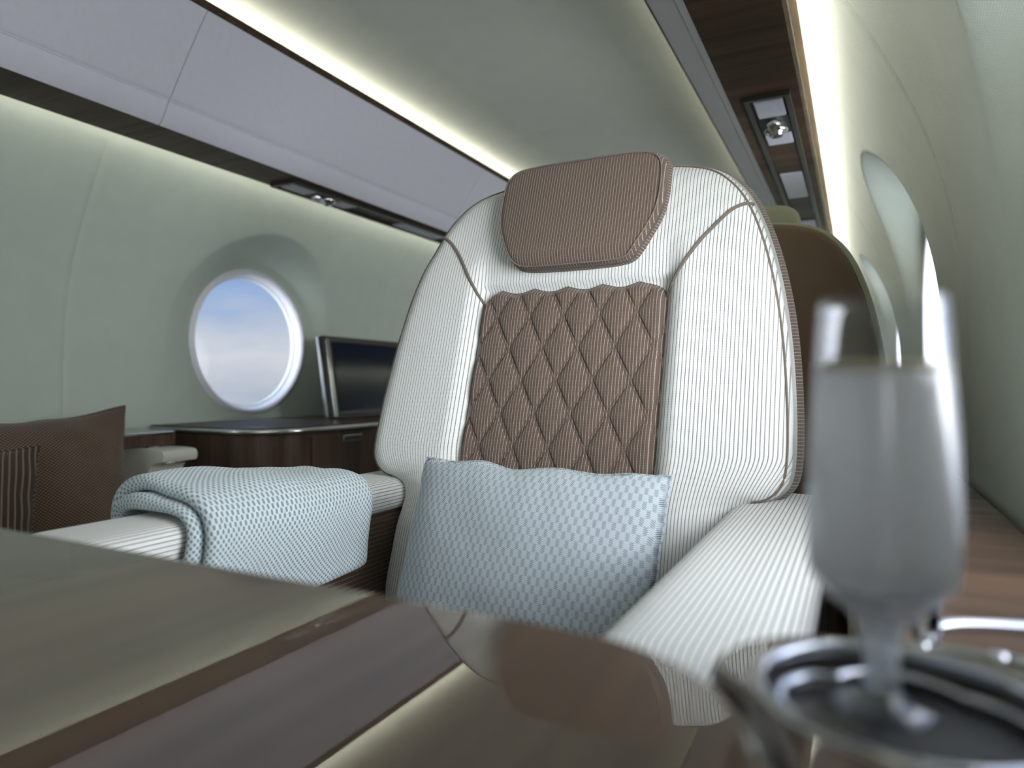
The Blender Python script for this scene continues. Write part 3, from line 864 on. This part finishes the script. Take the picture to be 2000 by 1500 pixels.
# ================================================================== BLANKET over the left arm
def blanket():
    cmid = SX - 0.3165; hw = 0.0615; zt = -0.153
    # drape path (x,z) from outer hang over the arm to the inner hang
    path = catmull([(cmid - hw - 0.012, -0.245), (cmid - hw - 0.012, -0.20), (cmid - hw - 0.006, -0.165), (cmid - hw + 0.018, -0.150), (cmid, -0.1475),
                    (cmid + hw - 0.018, -0.150), (cmid + hw + 0.002, -0.164), (cmid + hw + 0.007, -0.20), (cmid + hw + 0.008, -0.235), (cmid + hw + 0.009, -0.262)], 9)
    P = [Vector((x, 0, z)) for x, z in path]
    # cross-section loop in (y, n): two rolled folds at the table end, one at the far end
    t = 0.0155
    loop = []
    yA, yB = 0.500, 0.812
    for k in range(12):   # lower roll
        a = -PI / 2 - PI * k / 11; loop.append((yA + 0.012 + t * 0.5 * math.cos(a), t * 0.5 + t * 0.5 * math.sin(a)))
    for yy in (0.53, 0.56, 0.59): loop.append((yy, t * 0.98 - 0.001))
    for yy in (0.588, 0.56, 0.54): loop.append((yy, t + 0.002))
    for k in range(14):   # upper roll, fatter
        a = -PI / 2 - PI * k / 13; loop.append((yA + 0.025 + t * 0.62 * math.cos(a), t * 1.05 + t * 0.62 + t * 0.62 * math.sin(a)))
    top = t * 1.05 + t * 1.24
    for i in range(1, 22):
        yy = yA + 0.025 + (yB - 0.02 - yA - 0.025) * i / 22; loop.append((yy, top))
    for k in range(10):
        a = PI / 2 - PI * k / 9; loop.append((yB - 0.02 + top * 0.5 * math.cos(a), top * 0.5 + top * 0.5 * math.sin(a)))
    for i in range(1, 12):
        yy = yB - 0.02 - (yB - 0.02 - yA - 0.012) * i / 12; loop.append((yy, 0.0))
    nl = len(loop); v = []; uv = []; f = []
    per = [0.0]
    for k in range(nl): per.append(per[-1] + math.dist(loop[k], loop[(k + 1) % nl]))
    s = 0.0; m = len(P)
    for i, p in enumerate(P):
        a = P[max(0, i - 1)]; b = P[min(m - 1, i + 1)]; tg = (b - a).normalized(); nrm = Vector((-tg.z, 0, tg.x))
        if i: s += (p - P[i - 1]).length
        u = i / (m - 1)
        endk = 1.0
        if u < 0.06: endk = math.sqrt(1 - (1 - u / 0.06) ** 2) * 0.8 + 0.2
        if u > 0.94: endk = math.sqrt(max(0, 1 - (1 - (1 - u) / 0.06) ** 2)) * 0.8 + 0.2
        for k in range(nl + 1):
            y, nn = loop[k % nl]
            w = noise.noise(Vector((s * 11, y * 9, 1.3))) * 0.014 + noise.noise(Vector((s * 26, y * 22, 4.1))) * 0.0035
            w *= min(1.0, nn / 0.02)
            sag = 0.012 * math.sin(PI * (y - yA) / (yB - yA)) * sm(0.45, 0.7, u)
            yy = y + noise.noise(Vector((s * 9, 2.2, 0.5))) * 0.012 - 0.05 * sm(0.62, 1.0, u) * (1 - 0.25 * sm(yA, yB, y)) * 0.6 + 0.020 * sm(0.5, 0.0, u)
            q = p + nrm * (nn * endk * (1 - 0.3 * sm(0.56, yB, y)) + w * 0.7 + 0.0015)
            v.append((q.x, yy, q.z - sag * 0.5)); uv.append((s, per[k]))
    for i in range(m - 1):
        for k in range(nl):
            a = i * (nl + 1) + k; f.append((a, a + 1, a + nl + 2, a + nl + 1))
    f.append(tuple(range(nl))[::-1]); f.append(tuple((m - 1) * (nl + 1) + k for k in range(nl)))
    o = recalc(mesh('folded_blanket', v, f, BLANKET, None, uvs=uv))
    sub = o.modifiers.new('sub', 'SUBSURF'); sub.levels = 1; sub.render_levels = 1
    tag(o, 'pale blue dotted waffle blanket folded over the left arm of the white armchair', 'blanket')
blanket()

# ================================================================== TABLE, CONSOLE, SIDE LEDGE
T = 0.098
tb = thing('folding_table', (-0.42, -0.1, -0.14), 'glossy dark walnut folding table reflecting the armchair', 'table')
curve = catmull([(-0.016, 0.165), (-0.019, 0.182), (-0.0255, 0.200), (-0.037, 0.2235), (-0.0526, 0.2395), (-0.070, 0.249), (-0.090, 0.2545), (-0.12, 0.257)], 5)
tab_pts = [(-0.80, -0.55), (-0.016, -0.55), (-0.016, 0.10)] + curve + [(-0.45, 0.2595), (-0.74, 0.259), (-0.775, 0.25), (-0.795, 0.228), (-0.80, 0.20)]
poly_slab('tabletop', tab_pts, -T - 0.022, -T, WOOD_T, tb, bev=0.0035, seg=4)
box('table_support', -0.16, -0.10, -0.5, 0.16, -0.145, -T - 0.0225, DARKPL, tb, bev=0.003)

con = thing('side_console', (0.05, -0.1, -H), 'walnut side console with rounded end and chrome ringed cup holder', 'console')
ccurve = [(x + 0.0035 + 0.001, y + 0.0035) for x, y in curve if x > -0.05]
con_pts = [(-0.0115, -0.55)] + ccurve + catmull([(-0.0465, 0.2465), (-0.0455, 0.258), (-0.040, 0.273), (-0.029, 0.2855), (-0.013, 0.2935), (0.006, 0.296)], 5) + [(0.128, 0.296), (0.132, -0.55)]
CUPX, CUPY, CUPR = 0.013, 0.2455, 0.0425
con_top = poly_slab('console_top', con_pts, -T - 0.022, -T, WOOD_T, con, bev=0.0035, seg=4)
# cut the cup well
cyl_v = []; n = 64
for z in (-T - 0.016, -T + 0.02):
    for j in range(n): cyl_v.append((CUPX + CUPR * math.cos(2 * PI * j / n), CUPY + CUPR * math.sin(2 * PI * j / n), z))
cyl = mesh('cutter', cyl_v, [tuple(range(n))[::-1], tuple(range(n, 2 * n))] + [(j, (j + 1) % n, n + (j + 1) % n, n + j) for j in range(n)], DARKPL, con)
md = con_top.modifiers.new('cut', 'BOOLEAN'); md.operation = 'DIFFERENCE'; md.object = cyl; md.solver = 'EXACT'
con_top.modifiers.move(2, 1) if len(con_top.modifiers) > 2 else None
bpy.context.view_layer.update()
dg = bpy.context.evaluated_depsgraph_get()
baked = bpy.data.meshes.new_from_object(con_top.evaluated_get(dg)); con_top.modifiers.clear(); con_top.data = baked
bpy.data.objects.remove(cyl)
box('console_body', 0.02, 0.118, -0.55, 0.27, -0.775, -T - 0.0225, WOOD_C, con, bev=0.004)
ring = [(CUPR - 0.0005, -T - 0.010), (CUPR - 0.0015, -T + 0.0005), (CUPR - 0.0005, -T + 0.0016), (CUPR + 0.001, -T + 0.0020), (CUPR + 0.0027, -T + 0.0012), (CUPR + 0.0033, -T + 0.0001), (CUPR + 0.001, -T - 0.0004)]
lathe('cup_ring', ring, CUPX, CUPY, CHROME, con, 72, closed=True)
# scalloped chrome lip and black mat in the well
def lobed(a): return 0.0325 + 0.0052 * abs(math.sin(2.5 * a + 0.75)) ** 0.7
lip = [(CUPX + lobed(2 * PI * j / 160) * math.cos(2 * PI * j / 160), CUPY + lobed(2 * PI * j / 160) * math.sin(2 * PI * j / 160), -T - 0.0075) for j in range(160)]
tube('scalloped_lip', lip, 0.0017, CHROME, con, closed=True, n=10)
v = [(CUPX, CUPY, -T - 0.011)] + [(x, y, -T - 0.011) for x, y, z in lip] + [(x, y, -T - 0.0158) for x, y, z in lip]
f = [(0, 1 + j, 1 + (j + 1) % 160) for j in range(160)] + [(1 + j, 161 + j, 161 + (j + 1) % 160, 1 + (j + 1) % 160) for j in range(160)]
mesh('cup_mat', v, f, BLACK, con, smooth=False, label='black rubber mat')
lathe('well_wall', [(CUPR - 0.0008, -T - 0.0005), (CUPR - 0.0012, -T - 0.0155), (0.002, -T - 0.0157)], CUPX, CUPY, DARKPL, con, 64)

led = thing('side_ledge', (0.08, 1.8, -H), 'long walnut ledge cabinet along the right wall beside the armchair', 'ledge')
TL = 0.130
lp = [(0.018, 0.305)] + [(0.018, 5.4), (0.1295, 5.4), (0.1295, 0.305)]
poly_slab('ledge_top', lp, -TL - 0.02, -TL, WOOD_L, led, bev=0.003)
box('ledge_cabinet', 0.022, 0.100, 0.31, 5.38, -0.775, -TL - 0.0202, WOOD_C, led, bev=0.003)

# chrome rail bracket on the ledge just beyond the console
rb = thing('chrome_rail', (0.06, 0.36, -TL), 'small chrome rail bracket with short posts behind the champagne flute', 'rail')
tube('rail', catmull([(0.024, 0.343, -0.1135), (0.050, 0.343, -0.1140), (0.080, 0.3435, -0.1140), (0.112, 0.344, -0.1140)], 6), 0.0026, CHROME, rb)
tube('rail', catmull([(0.027, 0.350, -0.113), (0.031, 0.368, -0.1125), (0.046, 0.380, -0.1125), (0.078, 0.388, -0.1125), (0.112, 0.390, -0.1125)], 6), 0.0032, CHROME, rb)
for px, py in ((0.0245, 0.343), (0.052, 0.343), (0.106, 0.344), (0.106, 0.390)):
    lathe('post', [(0.0001, -0.111), (0.003, -0.1112), (0.0032, -0.118), (0.0028, -0.1296), (0.0001, -0.1298)], px, py, CHROME, rb, 16)
tube('upright', [(0.0235, 0.352, -0.113), (0.0215, 0.352, -0.100), (0.0250, 0.352, -0.085)], 0.0016, CHROME, rb)
box('upright_plate', 0.0265, 0.0325, 0.351, 0.354, -0.1145, -0.084, CHROME, rb, bev=0.001)

# ================================================================== CHAMPAGNE FLUTE
GX, GY = 0.0070, 0.2620
fl = thing('champagne_flute', (GX, GY, -T - 0.0108), 'tall champagne flute of pale sparkling wine standing in the console cup holder', 'glass')
def rprof(z): return interp([(-0.0715, 0.0165), (-0.0685, 0.0200), (-0.0640, 0.0226), (-0.058, 0.0231), (-0.045, 0.02325), (-0.020, 0.0226), (0.005, 0.0208), (0.0285, 0.0191)], z)
zs = [-0.0715, -0.070, -0.0685, -0.066, -0.064, -0.061, -0.058, -0.052, -0.045, -0.035, -0.02, -0.01, 0.0, 0.01, 0.02, 0.0275]
foot = [(0.0001, -0.1088), (0.0160, -0.1088), (0.0166, -0.1083), (0.0155, -0.1078), (0.0110, -0.1068), (0.0070, -0.1052), (0.0057, -0.1022), (0.0001, -0.1022)]
lathe('flute_foot', foot, GX, GY, GLASS, fl, 64)
stem = [(0.0001, -0.1021), (0.0057, -0.1021), (0.0053, -0.095), (0.0056, -0.088), (0.0068, -0.083), (0.0092, -0.0785), (0.0130, -0.0750), (0.0165, -0.0725), (0.0165, -0.0716), (0.0001, -0.0716)]
lathe('flute_stem', stem, GX, GY, STEMG, fl, 64, label='frosted glass stem')
outer = [(rprof(z), z) for z in zs] + [(0.0189, 0.0283)]
inner = [(0.0182, 0.0280)] + [(rprof(z) - 0.0011, z) for z in zs[::-1] if z > -0.070] + [(0.0150, -0.0685), (0.0080, -0.0705), (0.0001, -0.0712)]
lathe('flute_bowl', outer + inner, GX, GY, GLASS, fl, 64, label='clear glass bowl')
wine = [(0.0001, -0.0708), (0.0078, -0.0701), (0.0146, -0.0683)] + [(rprof(z) - 0.0004, z) for z in zs if -0.068 < z < 0.004] + [(rprof(0.0045) - 0.0005, 0.0045), (0.0001, 0.0043)]
lathe('champagne', wine, GX, GY, WINE, fl, 64, label='pale gold sparkling wine')

lathe('foam', [(0.0120, 0.0047), (rprof(0.0045) - 0.0012, 0.0047), (rprof(0.0045) - 0.0012, 0.0072), (0.0165, 0.0066), (0.0135, 0.0058)], GX, GY, plain('champagne_foam', srgb(240, 226, 188), rough=0.8), fl, 48, closed=True, label='creamy foam at the rim of the wine')

# ================================================================== SEATS BEHIND
def rear_seat(cx, cy, dz, label):
    root = thing('rear_seat', (cx, cy + 0.15, -H), label, 'armchair', 'brown backed seats behind the white armchair')
    out = full_outline([(c, z + dz) for c, z in HALF], 4)
    small = [(c * 0.965, (z - dz) * 0.972 + dz) for c, z in out]
    fr = lambda c, z: cy + 0.07 - 0.10 * (z - 0.0) + 0.25 * abs(c) ** 2.2
    slab('back_shell', small, (0, 0.0), lambda c, z: fr(c, z) - 0.012, 0.05, 0.012, BROWNCL, root, nr=16, cx=cx, side_n=2)
    slab('backrest', out, (0, 0.0), lambda c, z: fr(c, z), 0.12, 0.03, OLIVE, root, nr=14, cx=cx, side_n=4)
    ho = full_outline([(c * 1.17, z + 0.038 + dz) for c, z in HH], 4)
    slab('headrest', ho, (0, 0.275 + dz), lambda c, z: fr(c, z) + 0.075 , 0.09, 0.02, OLIVE, root, nr=8, cx=cx, side_n=3)
    for zz in (0.045, -0.20):
        w = 0.29 if zz > 0 else 0.235
        tube('panel_seam', [(cx + w * (-1 + 2 * i / 20), fr(w * (-1 + 2 * i / 20), zz) - 0.0125, zz) for i in range(21)], 0.0012, BROWNCL, root, n=6)
    cushion_block('seat_cushion', cx - 0.25, cx + 0.25, cy + 0.2, cy + 0.68, -0.46, -0.34, OLIVE, root)
    box('seat_base', cx - 0.25, cx + 0.25, cy + 0.16, cy + 0.64, -0.779, -0.462, BROWNCL, root, bev=0.02)
    return root
rear_seat(-0.275, 1.43, -0.020, 'brown backed olive seat directly behind the white armchair, facing away')
rear_seat(-0.945, 1.75, 0.0, 'brown backed seat across the aisle, only a sliver showing left of the white armchair')

# ================================================================== LEFT SIDE: divan, cushions, credenza, monitor
dv = thing('divan', (-1.75, 0.6, -H), 'cream upholstered divan along the left wall, ending in a low armrest', 'sofa')
# end arm: profile in x-z extruded along y
prof = [(-2.075, -0.78), (-2.075, -0.187)] + catmull([(-1.90, -0.187), (-1.80, -0.187), (-1.757, -0.189), (-1.745, -0.195), (-1.742, -0.208), (-1.746, -0.221)], 4) + \
       catmull([(-1.765, -0.224), (-1.785, -0.228), (-1.802, -0.242), (-1.812, -0.268), (-1.82, -0.31), (-1.825, -0.36), (-1.825, -0.78)], 4)
v = [(x, 1.27, z) for x, z in prof] + [(x, 1.38, z) for x, z in prof]; n = len(prof)
f = [tuple(range(n)), tuple(range(n, 2 * n))[::-1]] + [(i, (i + 1) % n, n + (i + 1) % n, n + i) for i in range(n)]
o = recalc(mesh('end_arm', v, f, BEIGE, dv, smooth=True)); md = o.modifiers.new('b', 'BEVEL'); md.width = 0.008; md.segments = 4; md.limit_method = 'ANGLE'; md.angle_limit = 1.0
o.modifiers.new('wn', 'WEIGHTED_NORMAL')
tube('arm_trim', [(-1.762, 1.283, -0.2262), (-1.744, 1.283, -0.2235), (-1.741, 1.30, -0.2235), (-1.741, 1.37, -0.2235)], 0.003, CHROME, dv)
lathe('arm_button', [(0.0001, -0.1862), (0.014, -0.1862), (0.016, -0.1840), (0.020, -0.1835), (0.021, -0.1868)], -1.865, 1.325, CHROME, dv, 24)
cushion_block('seat_cushion', -2.02, -1.42, -0.7, 1.255, -0.46, -0.37, BEIGE, dv, bul=0.012)
box('divan_base', -2.02, -1.45, -0.7, 1.255, -0.779, -0.465, BEIGE, dv, bev=0.01)
cushion_block('divan_back', -2.075, -1.99, -0.7, 1.25, -0.37, -0.20, BEIGE, dv, bul=0.01, r=0.02)

pillow('throw_cushion', 0.44, 0.43, 0.15, CUSHB, frame_matrix((-1.735, 0.925, -0.272), (0.35, 0.93, 0.05), (-0.30, 0.05, 0.95)),
       'large brown waffle weave cushion leaning on the left divan', 'cushion', seed=5, wr=0.008, pinch=0.10)
pillow('throw_cushion', 0.36, 0.32, 0.11, CUSHR, frame_matrix((-1.62, 0.675, -0.285), (0.50, 0.87, 0.0), (-0.25, 0.10, 0.95)),
       'small dark brown ribbed cushion in front of the larger brown cushion', 'cushion', seed=9, wr=0.005, pinch=0.08)

shelf = thing('side_shelf', (-1.96, 0.5, -0.186), 'dark walnut shelf with chrome edge running behind the cream divan', 'shelf')
box('shelf_top', -2.075, -1.858, -0.7, 1.395, -0.184, -0.141, WOOD_C, shelf, bev=0.003)
tube('chrome_edge', [(-1.856, -0.69, -0.146), (-1.856, 1.38, -0.146), (-1.87, 1.396, -0.146), (-2.07, 1.396, -0.146)], 0.0048, CHROME, shelf)

cr = thing('credenza', (-1.8, 2.3, -H), 'long dark walnut credenza with pale metal edged top under the left window', 'cabinet')
def rounded_front(x0, x1, y0, y1, r):
    pts = [(x0, y0)]
    for k in range(13):
        a = -PI / 2 + PI / 2 * k / 12; pts.append((x1 - r + r * math.cos(a), y0 + r + r * math.sin(a)))
    pts += [(x1, y1), (x0, y1)]
    return pts
poly_slab('credenza_body', rounded_front(-2.06, -1.565, 1.475, 4.2, 0.16), -0.775, -0.157, WOOD_C, cr, bev=0.002)
poly_slab('credenza_top', rounded_front(-2.072, -1.545, 1.462, 4.2, 0.175), -0.1565, -0.134, WOOD_P, cr, bev=0.003)
ep = [(x + 0.0, y, -0.1455) for x, y in rounded_front(-2.065, -1.545, 1.462, 4.18, 0.175)[:-1]]
tube('metal_edging', ep, 0.0078, plain('satin_metal_edge', (0.72, 0.73, 0.74), rough=0.28, metal=1.0), cr, n=10)
for ya, yb in ((1.66, 2.10), (2.106, 2.56), (2.566, 3.02)):
    d = box('credenza_door', -1.5655, -1.5575, ya, yb, -0.74, -0.168, WOOD_C, cr, bev=0.002)
    yh = (ya + yb) / 2 - 0.03
    hd_ = box('door_latch', -1.5574, -1.549, yh - 0.05, yh + 0.05, -0.196, -0.172, CHROME, d, bev=0.004)
mon = thing('monitor', (-1.86, 2.35, -0.134), 'flat monitor with chrome edges standing on the credenza beside the armchair', 'monitor')
def tilt_box(name, y0, y1, s0, s1, n0, n1, mat, bev=0.003, parent=None):
    # s up the tilted face, n out of the face (towards +X)
    base = Vector((-1.825, 0, -0.128)); up = Vector((-0.16, 0, 1)).normalized(); nr = Vector((1, 0, 0.16)).normalized()
    v = []
    for a in (n0, n1):
        for y in (y0, y1):
            for s in (s0, s1):
                p = base + up * s + nr * a; v.append((p.x, y, p.z))
    fcs = boxv(0, 1, 0, 1, 0, 1)[1]
    o = recalc(mesh(name, v, fcs, mat, parent or mon, smooth=False))
    if bev:
        m_ = o.modifiers.new('b', 'BEVEL'); m_.width = bev; m_.segments = 3
    return o
tilt_box('monitor_case', 2.055, 2.74, 0.0, 0.325, -0.030, 0.0, DARKPL, 0.008)
tilt_box('screen', 2.10, 2.70, 0.022, 0.298, 0.0003, 0.0025, SCREEN, 0.0)
tilt_box('chrome_side', 2.047, 2.056, -0.002, 0.322, -0.032, -0.016, CHROME, 0.003)
tilt_box('chrome_bezel', 2.062, 2.082, -0.002, 0.312, 0.0005, 0.007, CHROME, 0.003)
tilt_box('top_bezel', 2.062, 2.735, 0.300, 0.316, 0.0005, 0.006, DARKPL, 0.002)
tilt_box('monitor_foot', 2.05, 2.74, -0.007, 0.0005, -0.040, 0.020, DARKPL, 0.002)
